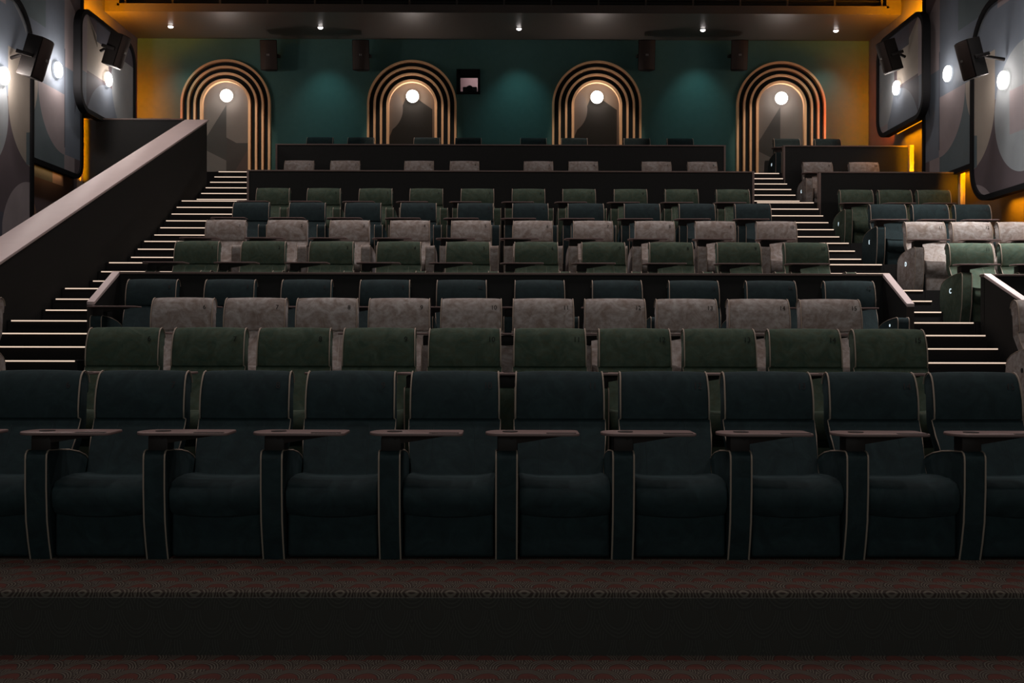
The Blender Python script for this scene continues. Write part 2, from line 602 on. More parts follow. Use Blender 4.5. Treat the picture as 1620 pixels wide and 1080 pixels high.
# ------------------------------------------------------------------ seats
YB0 = lambda z: 0.125 + 0.62 * (min(z, 0.73) - 0.40) + 0.16 * max(0.0, z - 0.73)            # front of the backrest
YH0 = lambda z: YB0(z) - 0.022                        # front of the headrest


def loft(name, prof, width, xs, puff=None):
    """prof(s) -> closed list of (y, z) for a station s in [-1, 1]; width(z) -> full width"""
    bm = bmesh.new()
    rings = []
    for s in xs:
        pts = prof(s)
        rings.append([bm.verts.new((s * width(z) / 2, y, z)) for y, z in pts])
    n = len(rings[0])
    for a, b in zip(rings, rings[1:]):
        for k in range(n):
            bm.faces.new((a[k], a[(k + 1) % n], b[(k + 1) % n], b[k]))
    bm.faces.new(rings[0][::-1])
    bm.faces.new(rings[-1])
    return finish(bm, name, True, 42)


def shrink(pts, d):
    cy = sum(p[0] for p in pts) / len(pts)
    cz = sum(p[1] for p in pts) / len(pts)
    out = []
    for y, z in pts:
        L = math.hypot(y - cy, z - cz) or 1
        out.append((y - (y - cy) / L * d, z - (z - cz) / L * d))
    return out


XS = [-1, -0.985, -0.95, -0.85, -0.6, -0.3, 0, 0.3, 0.6, 0.85, 0.95, 0.985, 1]


def edge_in(s, d=0.014):
    a = abs(s)
    return d if a > 0.995 else d * 0.45 if a > 0.97 else d * 0.12 if a > 0.93 else 0.0


# --- headrest: a thick pad draped over the top of the back
HR = [(YH0(0.735) + 0.02, 0.728), (YH0(0.75), 0.745), (YH0(0.80) - 0.008, 0.80), (YH0(0.86) - 0.012, 0.86), (YH0(0.92) - 0.008, 0.92),
      (YH0(0.97) + 0.002, 0.97), (YH0(1.0) + 0.018, 1.003), (YH0(1.0) + 0.045, 1.024), (YH0(1.0) + 0.075, 1.030),
      (YH0(1.0) + 0.11, 1.020), (YH0(1.0) + 0.135, 0.995), (YH0(1.0) + 0.145, 0.955), (YH0(1.0) + 0.135, 0.895), (YH0(1.0) + 0.115, 0.885),
      (YH0(1.0) + 0.09, 0.90), (YB0(0.80) + 0.05, 0.76)]


def hr_prof(s):
    p = shrink(HR, edge_in(s))
    b = 0.010 * (1 - s * s)
    return [(y - (b if i < 6 else 0), z + (0.006 * (1 - s * s) if i in (6, 7, 8, 9) else 0)) for i, (y, z) in enumerate(p)]


HW = lambda z: 0.548 - 0.010 * max(0, (z - 0.9)) / 0.13
me_head = loft('headrest', hr_prof, HW, XS)

# --- backrest
BR = [(YB0(0.36), 0.36), (YB0(0.45) - 0.008, 0.45), (YB0(0.52) - 0.012, 0.52), (YB0(0.60) - 0.010, 0.60), (YB0(0.68) - 0.006, 0.68), (YB0(0.75), 0.75),
      (YB0(0.97), 0.97), (YB0(0.97) + 0.10, 0.96), (YB0(0.70) + 0.12, 0.70), (YB0(0.45) + 0.13, 0.45), (YB0(0.36) + 0.13, 0.36)]
BW = lambda z: 0.512 if z < 0.46 else 0.512 + 0.05 * min(1, (z - 0.46) / 0.18) - (0.02 * max(0, z - 0.78) / 0.2)


def br_prof(s):
    p = shrink(BR, edge_in(s, 0.012))
    b = 0.012 * (1 - s * s)
    return [(y - (b if i < 6 else 0), z) for i, (y, z) in enumerate(p)]


me_back = loft('backrest', br_prof, BW, XS)
# stitched seams, two lines on the lower back
me_seam = []
for sx in (-0.125, 0.125):
    me_seam.append(tube_me('seam', [(sx * (1 + 0.15 * (0.74 - z)), YB0(z) - 0.0215 + 0.012 * (abs(z - 0.56) / 0.2) ** 2, z) for z in (0.42, 0.47, 0.52, 0.57, 0.62, 0.67, 0.72)], 0.0022, 5))
# piping on both edges of the back
me_bpipe = []
for sd in (-1, 1):
    path = [(sd * BW(z) / 2, YB0(z) + 0.002, z) for z in (0.40, 0.46, 0.52, 0.58, 0.64, 0.70, 0.735)]
    path += [(sd * HW(z) / 2 * 1.002, y, z) for y, z in HR[1:12]]
    me_bpipe.append(tube_me('back_piping', path, 0.0052, 6))

# --- seat cushion
SW = 0.515


def seat_prof(s):
    q = 1 - s * s
    side = 0.020 * abs(s) ** 5
    d = edge_in(s, 0.02)
    pts = [(0.18, 0.30), (0.18, 0.415 + side - d), (0.08, 0.422 + side - d), (-0.08, 0.428 + side * 1.4 - d), (-0.22, 0.430 + side * 1.2 - d),
           (-0.31, 0.420 + side - d), (-0.352, 0.392 - d * 0.7), (-0.368 + d, 0.350), (-0.362 + d, 0.300), (-0.340 + d, 0.262 - 0.020 * q + d), (-0.30, 0.245 - 0.022 * q + d)]
    return pts


me_seat = loft('seat_cushion', seat_prof, lambda z: SW, XS)
# --- base and leg rest panel
me_base = box_me('base', -0.255, 0.255, -0.27, 0.30, 0.0, 0.30, 0.012)
me_leg = box_me('leg_rest', -0.252, 0.252, -0.318, -0.272, 0.012, 0.262, 0.02, 3)

# --- armrest: shell shaped side
AW = 0.122
ARM = [(-0.322, 0.0), (-0.352, 0.10), (-0.378, 0.22), (-0.390, 0.40), (-0.390, 0.555), (-0.386, 0.585), (-0.372, 0.603), (-0.35, 0.610),
       (-0.22, 0.600), (-0.08, 0.585), (0.06, 0.560), (0.16, 0.530), (0.225, 0.490), (0.262, 0.435), (0.275, 0.36), (0.270, 0.26), (0.245, 0.15), (0.215, 0.07), (0.185, 0.0)]
me_arm = prism_me('armrest', ARM, -AW / 2, AW / 2, 'x', 0.012, 2)
me_apipe = [tube_me('arm_piping', [(sd * (AW / 2 - 0.003), y - 0.002, z + 0.001) for y, z in ARM[:14]], 0.0048, 6) for sd in (-1, 1)]
me_rowdisc = None

# --- tray with cup hole, and the bracket under it (x is measured from the arm)
TW = 0.52


def tray_outline(k=0.0):
    pts = []
    for i in range(13):
        a = PI / 2 + PI * i / 12
        pts.append((-0.055 + 0.0 + (0.085 + k) * math.cos(a) + 0.08, -0.285 + (0.125 + k) * math.sin(a)))
    rx, x1 = 0.035, TW - 0.055
    for (cx, cy, a0) in ((x1 - rx, -0.41 + rx - k, -PI / 2), (x1 - rx, -0.16 - rx + k, 0)):
        for i in range(5):
            a = a0 + PI / 2 * i / 4
            pts.append((cx + (rx + k) * math.cos(a), cy + rx * math.sin(a)))
    return [(x - 0.06, y) for x, y in pts]


me_tray = prism_me('tray', tray_outline(), 0.696, 0.712, 'z', 0.004, 2)
bm = bmesh.new()
bmesh.ops.create_cone(bm, cap_ends=True, segments=28, radius1=0.043, radius2=0.043, depth=0.004, matrix=Matrix.Translation((0.02, -0.29, 0.7135)))
me_cup = finish(bm, 'cup_holder', True, 40)
me_slot = box_me('phone_slot', 0.22, 0.385, -0.405, -0.375, 0.7125, 0.7150, 0.001, 1)
bm = bmesh.new()
add_box(bm, -0.052, 0.062, -0.34, -0.22, 0.600, 0.692, 0.012, 2)
a = [bm.verts.new(p) for p in ((0.0, -0.345, 0.692), (0.30, -0.33, 0.692), (0.30, -0.24, 0.692), (0.0, -0.215, 0.692))]
b = [bm.verts.new(p) for p in ((0.05, -0.335, 0.648), (0.30, -0.325, 0.688), (0.30, -0.245, 0.688), (0.05, -0.225, 0.648))]
for k in range(4):
    bm.faces.new((a[k], a[(k + 1) % 4], b[(k + 1) % 4], b[k]))
bm.faces.new(a)
bm.faces.new(b[::-1])
me_brk = finish(bm, 'tray_bracket', True, 40)
me_button = disc_me('row_button', 0.024, 0.0, 0.006, 20, 0.002)


def colour_copy(me, mats):
    m = me.copy()
    for x in mats:
        m.materials.append(x)
    return m


KIT = {}
for col in ('navy', 'green', 'beige'):
    k = {}
    k['head'] = colour_copy(me_head, [M[col]])
    k['back'] = colour_copy(me_back, [M[col]])
    k['seat'] = colour_copy(me_seat, [M[col]])
    k['leg'] = colour_copy(me_leg, [M[col]])
    k['arm'] = colour_copy(me_arm, [M[col]])
    k['seam'] = [colour_copy(x, [M['thread_' + col]]) for x in me_seam]
    KIT[col] = k
for me, m in ((me_base, 'navy_dark'), (me_tray, 'tray'), (me_cup, 'tray_dark'), (me_slot, 'tray_dark'), (me_brk, 'tray_dark'), (me_button, 'ink')):
    me.materials.append(M[m])
for me in me_bpipe + me_apipe:
    me.materials.append(M['piping'])

TILT = math.atan(0.16)


def part(name, me, parent, loc=(0, 0, 0), label=None):
    o = link(name, me, (), parent)
    o.location = loc
    if label:
        o['label'] = label
    return o


def add_arm(seat, col, x):
    a_ = part('armrest', KIT[col]['arm'], seat, (x, 0, 0))
    for p in me_apipe:
        part('piping', p, a_)
    return a_


AX = 0.328


def build_seat(col, x, row, number, label, group, arms='L', tray=True, light_letter=None, turn=0.0, ax=None):
    s = empty('cinema_seat', (x, ROW_Y[row] - 0.36, LEVEL[row] * S), label, 'seat', group, turn)
    k = KIT[col]
    ax = ax or AX
    part('base', me_base, s)
    part('leg_rest', k['leg'], s)
    part('seat_cushion', k['seat'], s)
    b = part('backrest', k['back'], s)
    for p in me_bpipe:
        part('piping', p, b)
    for p in k['seam']:
        part('seam', p, b)
    h = part('headrest', k['head'], s)
    if number:
        me = text_me(str(number), 0.055)
        if not me.materials:
            me.materials.append(M['ink'])
        if col == 'navy':
            key = ('n', number)
            if key not in _txt:
                _txt[key] = me.copy()
                _txt[key].materials.clear()
                _txt[key].materials.append(M['ink_red'])
            me = _txt[key]
        z = 0.945
        o = part('seat_number', me, h, (0.205, YH0(z) - 0.0118, z))
        o.rotation_euler = (PI / 2 - TILT, 0, 0)
        o.location.y -= 0.0045
    if 'L' in arms:
        a_ = add_arm(s, col, -ax)
        if light_letter == 'disc':
            o = part('row_marker', me_button, a_, (-AW / 2 - 0.001, -0.05, 0.40))
            o.rotation_euler = (0, 0, PI / 2 * -1)
        elif light_letter:
            me = text_me(light_letter, 0.085)
            if not me.materials:
                me.materials.append(M['rowlight'])
            o = part('row_letter', me, a_, (-AW / 2 - 0.002, -0.06, 0.40))
            o.rotation_euler = (PI / 2, 0, -PI / 2)
    if 'R' in arms:
        a_ = add_arm(s, col, AX)
        if light_letter == 'button':
            me = text_me('o', 0.06)
            if not me.materials:
                me.materials.append(M['rowlight'])
            o = part('seat_button', me, a_, (-AW / 2 - 0.002, -0.16, 0.535))
            o.rotation_euler = (PI / 2, 0, -PI / 2)
    if tray:
        t = part('tray', me_tray, s, (-ax, 0, 0))
        part('cup_holder', me_cup, t)
        part('phone_slot', me_slot, t)
        part('tray_bracket', me_brk, t)
    return s


ORD = ['first', 'second', 'third', 'fourth', 'fifth', 'sixth', 'seventh', 'eighth', 'ninth', 'tenth']
COLN = {'navy': 'dark navy velvet', 'green': 'moss green velvet', 'beige': 'worn beige velvet'}
# the wide middle block
for row, col, rn in ((1, 'navy', 'front'), (2, 'green', 'second'), (3, 'beige', 'third')):
    for i in range(10):
        lab = f'{COLN[col]} cinema seat numbered {6 + i} in the {rn} row of the middle block'
        build_seat(col, -0.319 + 0.65 * (i - 4), row, 6 + i, lab, f'seats of the {rn} row', 'LR' if i == 9 else 'L', turn=random.uniform(-0.006, 0.006))
for row, col, rn in ((4, 'navy', 'fourth'), (5, 'green', 'fifth'), (6, 'beige', 'sixth'), (7, 'navy', 'seventh'), (8, 'green', 'eighth')):
    for i in range(10):
        lab = f'{COLN[col]} cinema seat, {ORD[i]} from the balustrade stairs, {rn} row'
        build_seat(col, -0.49 + 0.8535 * (i - 4) + random.uniform(-0.008, 0.008), row, (6 if row == 4 else 1) + i, lab, f'seats of the {rn} row', 'LR',
                   light_letter='button' if row == 4 and i in (7, 9) else None, turn=random.uniform(-0.02, 0.02))
for row, col, rn, xs in ((9, 'beige', 'ninth', (-3.93, -3.06, -1.66, -0.80, 0.60, 1.45, 2.84, 3.71)), (10, 'navy', 'top', (-3.93, -3.07, -1.68, -0.81, 0.56, 1.42, 2.74, 3.65))):
    for i, x in enumerate(xs):
        lab = f'{COLN[col]} paired cinema seat, {ORD[i]} from the balustrade stairs, {rn} row'
        build_seat(col, x, row, 1 + i, lab, f'seats of the {rn} row', 'LR')
# the narrow block along the wall with the amber light
for row, col, rn, xs, n0, let in ((10, 'navy', 'top', (5.90, 6.76), 9, 'H'), (9, 'beige', 'ninth', (5.90, 6.78), 9, 'G'), (8, 'green', 'eighth', (5.85, 6.50, 7.15), 11, 'F'),
                                  (7, 'navy', 'seventh', (5.85, 6.50, 7.15), 11, 'E'), (6, 'beige', 'sixth', (5.85, 6.50, 7.15), 11, 'D'), (5, 'green', 'fifth', (5.85, 6.50, 7.15), 11, 'C'),
                                  (3, 'beige', 'third', (4.90,), 16, 'disc')):
    for i, x in enumerate(xs):
        lab = f'{COLN[col]} cinema seat, {ORD[i]} from the aisle, {rn} row of side block'
        if row == 3:
            lab = 'beige cinema seat with a dark round button on its arm, below the short sloping parapet'
        build_seat(col, x, row, n0 + i, lab, f'side block seats of the {rn} row', 'LR' if row > 8 or i == len(xs) - 1 else 'L', light_letter=let if i == 0 else None, ax=0.365 if i == 0 else None)
build_seat('beige', -4.855, 3, 5, 'beige cinema seat cut by the picture edge, below the stairs of the balustrade', 'side block seats of the third row', 'LR')

# ------------------------------------------------------------------ stairs with lit nosings
def staircase(x0, x1, label, steps):
    t = empty('staircase', ((x0 + x1) / 2, steps[0][0], ZBASE), label, 'stairs', 'lit staircases')
    hw = (x1 - x0) / 2
    for i, (d, lv) in enumerate(steps):
        d1 = steps[i + 1][0] if i + 1 < len(steps) else 20.75
        y0, y1 = d - steps[0][0], d1 - steps[0][0]
        me = box_me('step', -hw + 0.004, hw - 0.004, y0, y1 - 0.003, 0, lv * S - ZBASE)
        me.materials.append(M['tier'])
        s_ = part('step', me, t)
        me = box_me('step_light', -hw + 0.05, hw - 0.03, y0 - 0.010, y0 + 0.004, lv * S - ZBASE - 0.012, lv * S - ZBASE + 0.002)
        me.materials.append(M['nosing'])
        part('step_light', me, s_)


STEPS = [(11.18, 7), (11.48, 8), (11.78, 9), (12.08, 10), (12.98, 11), (13.27, 12), (13.55, 13), (14.46, 14), (14.75, 15), (15.04, 16), (15.92, 17), (16.21, 18), (16.50, 19),
         (16.97, 20), (17.26, 21), (17.55, 22), (17.84, 23), (18.11, 24), (18.39, 25), (19.28, 26), (19.56, 27), (19.85, 28), (20.14, 29), (20.44, 30), (20.73, 31)]
staircase(AL0, AL1, 'dark stairs with lit step edges climbing beside the sloping balustrade', STEPS)
staircase(AR0, AR1, 'dark stairs with lit step edges between the middle and side seat blocks', STEPS)
for x0, x1, lab in ((3.35, 4.38, 'low lit steps beside the third row seat with the round button'), (-4.33, -3.36, 'low lit steps beside the front rows, below the balustrade')):
    t = empty('aisle_steps', ((x0 + x1) / 2, 6.4, 0), lab, 'steps', 'low aisle steps')
    hw = (x1 - x0) / 2
    for d, lv in ((6.42, 1), (7.92, 3), (9.42, 5)):
        me = box_me('step', -hw, hw, d - 6.4, d - 6.4 + 0.325, (lv - 1) * S, lv * S)
        me.materials.append(M['tier'])
        part('step', me, t)
    for d, lv in ((6.42, 1), (6.75, 2), (7.92, 3), (8.25, 4), (9.42, 5), (9.75, 6)):
        me = box_me('step_light', -hw, hw, d - 6.412, d - 6.396, lv * S - 0.012, lv * S + 0.002)
        me.materials.append(M['nosing'])
        part('step_light', me, t)


# ------------------------------------------------------------------ balustrade along the stairs and its cross wall
t = empty('balustrade', (AL0 - 0.21, 20.1, 0), 'tall black balustrade with a wide pinkish sloping cap beside the stairs', 'balustrade')
bx1, bx0 = 0.21, -0.21
zt = at(330, 190, 20.1).z - 0.02
zb = at(0, 413, 11.93).z - 0.02
sl_ = (zt - zb) / (20.1 - 11.93)
y0 = 9.8 - 20.1
me = prism_me('panel', [(0, ZBASE), (0, zt), (y0, zt + sl_ * y0), (y0, ZBASE)], bx0 + 0.02, bx1 - 0.002)
link('panel', me, [M['black']], t)
me = prism_me('cap', [(0.03, zt), (0.03, zt + 0.035), (y0, zt + sl_ * y0 + 0.035), (y0, zt + sl_ * y0)], bx0 - 0.0, bx1 + 0.022, bev=0.004)
link('cap', me, [M['cap']], t)
t = empty('cross_wall', ((XL + AL0 - 0.42) / 2, 20.14, 0), 'black cross wall joining the top of the balustrade to the amber strip', 'parapet')
zc = at(200, 186.5, 20.1).z
hw = (AL0 - 0.42 - XL - 0.12) / 2
link('panel', box_me('panel', -hw, hw + 0.02, 0, 0.12, ZBASE, zc - 0.03), [M['black']], t)
link('cap', box_me('cap', -hw, hw + 0.02, -0.015, 0.135, zc - 0.03, zc, 0.004), [M['trim']], t)
link('end_post', box_me('end_post', -hw - 0.11, -hw + 0.012, -0.10, 0.12, ZBASE, zc, 0.003), [M['post']], t)


# ------------------------------------------------------------------ parapets between the tiers
def parapet(x0, x1, y, zf, ztop, label, wings=(), ends=(1, 1)):
    t = empty('parapet', ((x0 + x1) / 2, y, zf), label, 'parapet', 'parapets between the seat tiers')
    hw, h = (x1 - x0) / 2, ztop - zf
    link('panel', box_me('panel', -hw, hw, 0.0, 0.09, 0, h - 0.025), [M['black']], t)
    link('cap', box_me('cap', -hw - 0.01, hw + 0.01, -0.012, 0.10, h - 0.025, h, 0.003), [M['trim']], t)
    for sd, on in ((-1, ends[0]), (1, ends[1])):
        if on == 2:
            link('end_post', box_me('end_post', hw - 0.085, hw, -0.10, 0.09, 0, h - 0.001, 0.003), [M['post']], t)
        elif on:
            xx = sd * hw
            link('end_trim', box_me('end_trim', xx - 0.03 if sd > 0 else xx - 0.006, xx + 0.006 if sd > 0 else xx + 0.03, -0.014, 0.096, 0, h - 0.02, 0.003), [M['trim']], t)
    for sd, yl, zl, tx in wings:
        a_, b_ = sd * hw, sd * (hw - 0.072)
        pa = [(0.09, 0), (0.09, h - 0.03), (0.0, h - 0.03), (-yl, zl - zf - 0.03), (-yl, 0)]
        wg = link('wing', prism_me('wing', pa, min(a_, b_) + 0.004, max(a_, b_) - 0.004), [M['black']], t)
        pc = [(0.10, h - 0.03), (0.10, h + 0.004), (0.0, h + 0.004), (-yl - 0.012, zl - zf + 0.002), (-yl - 0.012, zl - zf - 0.03), (0.0, h - 0.03)]
        link('end_trim', box_me('end_trim', min(a_, b_) - 0.003, max(a_, b_) + 0.003, -yl - 0.010, -yl - 0.001, 0, zl - zf - 0.03), [M['trim_dark']], wg)
        link('cap', prism_me('wing_cap', pc, min(a_, b_) - 0.004, max(a_, b_) + 0.004, bev=0.003), [M['cap']], wg)
    return t


z1 = at(800, 431.5, 12.0).z
xl, xr = at(185, 430, 12.0).x - 0.0, at(1392, 434, 12.0).x
wz = at(1430, 481, 11.35).z
parapet(xl - 0.04, xr + 0.10, 11.985, 6 * S, z1, 'long black parapet with pinkish sloping end caps behind the fourth row', wings=((-1, 0.72, wz, 0), (1, 0.72, wz, 0)), ends=(0, 0))
z2 = at(800, 270, 18.3).z
parapet(at(391.5, 270, 18.3).x, at(1192.5, 272, 18.3).x, 18.29, 19 * S, z2, 'long black parapet with brown edge behind the eighth row of green seats')
z3 = at(800, 228.5, 20.63).z
parapet(at(436.5, 227, 20.63).x, at(1147.5, 231, 20.63).x, 20.63, 25 * S, z3, 'long black parapet with brown edge just below the top row')
p5 = at(1556, 435, 12.0)
parapet(p5.x + 0.0, XR - 0.02, 11.985, 6 * S, z1, 'short black parapet with a pinkish sloping cap in front of the side block', wings=((-1, 1.25, wz - 0.1, 0),), ends=(0, 0))
parapet(at(1295.5, 270, 18.3).x, at(1523, 273, 18.3).x, 18.29, 19 * S, z2, 'short black parapet with an amber-lit end behind three green side seats', ends=(1, 2))
parapet(at(1239.5, 231, 20.63).x, at(1443, 231, 20.63).x, 20.63, 25 * S, z3, 'short black parapet with an amber-lit end below the two topmost side seats', ends=(1, 2))


# ------------------------------------------------------------------ wall panels
def rrect(y0, y1, z0, z1, r, seg=10):
    pts = []
    for cy, cz, a0 in ((y1 - r[0], z1 - r[0], 0), (y0 + r[1], z1 - r[1], PI / 2), (y0 + r[2], z0 + r[2], PI), (y1 - r[3], z0 + r[3], 1.5 * PI)):
        rr = r[(0, PI / 2, PI, 1.5 * PI).index(a0)]
        for i in range(seg + 1):
            a = a0 + PI / 2 * i / seg
            pts.append((cy + rr * math.cos(a), cz + rr * math.sin(a)))
    return pts


def wall_panel(side, xf, y0, y1, z0, z1, r, label, led=(), fw=0.085, led_seg=None, thick=0.13):
    """framed mural board standing off the wall; side -1 is the balustrade side. All meshes keep hall coordinates so the covering runs on"""
    t = empty('wall_panel', (0, 0, 0), label, 'wall panel', 'framed panels on the side walls')
    out = rrect(y0, y1, z0, z1, r)
    inn = rrect(y0 + fw, y1 - fw, z0 + fw, z1 - fw, [max(0.03, q - fw) for q in r])
    xb = xf + side * thick
    link('covering', prism_me('covering', inn, xf + side * 0.035, xf + side * 0.07), [M['mural']], t)
    bm = bmesh.new()
    n = len(out)
    L = {}
    for nm, pts, xx in (('of', out, xf), ('if', inn, xf), ('ob', out, xb), ('ib', inn, xf + side * 0.06)):
        L[nm] = [bm.verts.new((xx, p[0], p[1])) for p in pts]
    for i in range(n):
        j = (i + 1) % n
        bm.faces.new((L['of'][i], L['of'][j], L['if'][j], L['if'][i]))
        bm.faces.new((L['of'][i], L['of'][j], L['ob'][j], L['ob'][i]))
        bm.faces.new((L['if'][i], L['if'][j], L['ib'][j], L['ib'][i]))
    bm.faces.new(L['ob'])
    link('frame', finish(bm, 'panel_frame', True, 35), [M['frame']], t)
    xm = xb + side * 0.5 * (abs((XL if side < 0 else XR)) - abs(xb))
    for (a_, b_, aim, power, colr) in led:
        link('led_strip', tube_me('led_strip', [(xm, a_[0], a_[1]), (xm, b_[0], b_[1])], 0.008, 6), [M['led']], t)
        mid = Vector((xm, (a_[0] + b_[0]) / 2 + 0.02 * aim[0], (a_[1] + b_[1]) / 2 + 0.02 * aim[1]))
        along = Vector((0, b_[0] - a_[0], b_[1] - a_[1]))
        z_ = -Vector((aim[2] * side if len(aim) > 2 else 0, aim[0], aim[1])).normalized()
        x_ = along.normalized()
        y_ = z_.cross(x_)
        lt = light('led_light', 'AREA', (0, 0, 0), power, colr, shape='RECTANGLE', size=along.length, size_y=0.05, spread=math.radians(aim[3] if len(aim) > 3 else 180))
        lt.matrix_world = Matrix.Translation(mid) @ Matrix((x_, y_, z_)).transposed().to_4x4()
        lt.parent = t
    return t


def face_x(side, d):
    return (XL + d) if side < 0 else (XR - d)


AMB, DEEP = (1.0, 0.36, 0.0), (1.0, 0.14, 0.0)
XA = -7.55
a0 = at_x(127.5, 60, XA)
a1 = at_x(216, 60, XA)
ztopA = at_x(137, 12, XA).z
zbotA = at_x(140, 181, XA).z + 0.02
yA0, yA1 = a0.y, a1.y
r4 = [0.42, 0.42, 0.42, 0.42]
ins = 0.10
wall_panel(-1, XA, yA0, yA1, zbotA, ztopA, r4, 'framed mural panel with one lamp above the cross wall, next to the teal wall',
           led=[((yA1 - 0.05, zbotA + 0.1), (yA1 - 0.05, ztopA - 0.3), (1, 0, 0.06, 80), 19, DEEP), ((yA0 + 0.3, ztopA - 0.06), (yA1 - 0.4, ztopA - 0.06), (0.1, 1), 140, AMB)])
XBp = -7.76
yB0, yB1 = 17.0, at_x(132.5, 200, XBp).y
zbotB = at_x(120, 280, XBp).z - 0.02
wall_panel(-1, XBp, yB0, yB1, zbotB, 8.9, [0.35, 0.35, 0.3, 0.32], 'tall mural panel set back between two lamp panels, beside the amber strip',
           led=[((yB1 - 0.04, zbotB + 0.1), (yB1 - 0.04, 5.35), (1, 0, -0.06, 26), 5.5, AMB), ((yB0 + 0.3, zbotB + 0.06), (yB1 - 0.4, zbotB + 0.06), (0, -1), 1.5, (1.0, 0.5, 0.2))], thick=0.10)
yC1 = at_x(54.5, 200, XA).y
wall_panel(-1, XA, 13.6, yC1, 1.6, at_x(22, -6, XA).z + 0.05, [0.75, 0.5, 0.4, 0.4], 'large mural panel behind the loudspeaker beyond the balustrade', led=[])
# mirrored on the side of the narrow seat block
XD = 7.42
d1, d0 = at_x(1386, 60, XD), at_x(1461, 60, XD)
ztopD = at_x(1447, 20, XD).z
zbotD = at_x(1397, 217, XD).z
yD0, yD1 = d0.y, d1.y
wall_panel(1, XD, yD0, yD1, zbotD, ztopD, r4, 'framed mural panel with amber glow under it, above the topmost side seats',
           led=[((yD1 - 0.05, zbotD + 0.1), (yD1 - 0.05, ztopD - 0.3), (1, 0, 0.06, 80), 19, DEEP), ((yD0 + 0.3, ztopD - 0.06), (yD1 - 0.4, ztopD - 0.06), (0.1, 1), 140, AMB),
                ((yD0 + 0.2, zbotD + 0.07), (yD1 - 0.4, zbotD + 0.07), (0, -1, 0.1, 150), 22, AMB)])
XE = 7.62
e1 = at_x(1458.5, 200, XE)
zbotE = at_x(1530, 268, XE).z
wall_panel(1, XE, 16.6, e1.y, zbotE, 8.9, [0.03, 0.3, 0.3, 0.30], 'tall mural panel with one lamp set back between two framed panels of the side block',
           led=[((16.7, zbotE + 0.06), (e1.y - 0.3, zbotE + 0.06), (0, -1), 14, AMB), ((e1.y - 0.04, zbotE + 0.1), (e1.y - 0.04, 5.1), (1, 0, -0.08, 30), 3.5, AMB)], thick=0.10)
f1 = at_x(1534, 200, XD)
zbotF = at_x(1560, 316, XD).z
wall_panel(1, XD, 13.0, f1.y, zbotF, at_x(1571, 0, XD).z + 0.05, [0.8, 0.5, 0.4, 0.55], 'large mural panel with amber glow under it beside the sixth row',
           led=[((13.4, zbotF + 0.07), (f1.y - 0.5, zbotF + 0.07), (0, -1, 0.35, 120), 26, AMB), ((f1.y - 0.04, zbotF + 0.3), (f1.y - 0.04, 4.4), (1, 0, -0.06, 30), 3, AMB)])
# short vertical amber light in the slot between the set back panel and the cross wall
s0, s1 = at_x(139, 298, XL), at_x(139, 182, XL)


# ------------------------------------------------------------------ round wall lamps
me_lamp = disc_me('diffuser', 0.135, -0.05, 0.0, 40, 0.02, 0.01)
me_lamp.materials.append(M['lamp'])
me_lbase = disc_me('base', 0.09, 0.0, 0.03, 32, 0.004)
me_lbase.materials.append(M['steel'])
me_knob = disc_me('knob', 0.012, -0.012, 0.004, 16, 0.002)
me_knob.materials.append(M['steel'])


def wall_lamp(loc, rotz, label, power, group):
    t = empty('wall_lamp', loc, label, 'wall lamp', group, rotz)
    part('base', me_lbase, t, (0, -0.03, 0))
    d = part('diffuser', me_lamp, t, (0, -0.03, 0))
    part('knob', me_knob, d, (0, -0.062, 0))
    light('lamp_light', 'POINT', (0, -0.17, 0), power, (1.0, 0.90, 0.84), parent=t, shadow_soft_size=0.07)


for px, py, X, lab, pw_ in ((168, 125.5, XA, 'round glowing lamp on the framed panel above the cross wall', 20), (88, 110.5, XBp, 'round glowing lamp on the set back panel beside the balustrade speaker', 38),
                            (2, 120, XA, 'round glowing lamp cut by the picture edge beyond the balustrade', 30)):
    p = at_x(px, py, X - 0.035)
    wall_lamp((X - 0.037, p.y, p.z), PI / 2, lab, pw_, 'round lamps on the side walls')
for px, py, X, lab, pw_ in ((1421.5, 139, XD, 'round glowing lamp on the framed panel above the topmost side seats', 12), (1503, 116.5, XE, 'round glowing lamp on the tall panel between two side block panels', 11),
                            (1591, 127, XD, 'round glowing lamp on the large panel beside the sixth row', 14)):
    p = at_x(px, py, X + 0.035)
    wall_lamp((X + 0.037, p.y, p.z), -PI / 2, lab, pw_, 'round lamps on the side walls')


# ------------------------------------------------------------------ arches on the rear wall
def arch_band(ri, ro, zs, z0, ya, yb):
    bm = bmesh.new()
    N = 40
    pi_ = [(-ri, z0)] + [(-ri * math.cos(PI * i / N), zs + ri * math.sin(PI * i / N)) for i in range(N + 1)] + [(ri, z0)]
    po = [(-ro, z0)] + [(-ro * math.cos(PI * i / N), zs + ro * math.sin(PI * i / N)) for i in range(N + 1)] + [(ro, z0)]
    lay = []
    for pts, y in ((pi_, ya), (po, ya), (po, yb), (pi_, yb)):
        lay.append([bm.verts.new((x, y, z)) for x, z in pts])
    n = len(pi_)
    for a_, b_ in ((0, 1), (1, 2), (2, 3), (3, 0)):
        for i in range(n - 1):
            bm.faces.new((lay[a_][i], lay[a_][i + 1], lay[b_][i + 1], lay[b_][i]))
    for i in (0, n - 1):
        bm.faces.new([lay[k][i] for k in range(4)])
    return finish(bm, 'ring', True, 35)


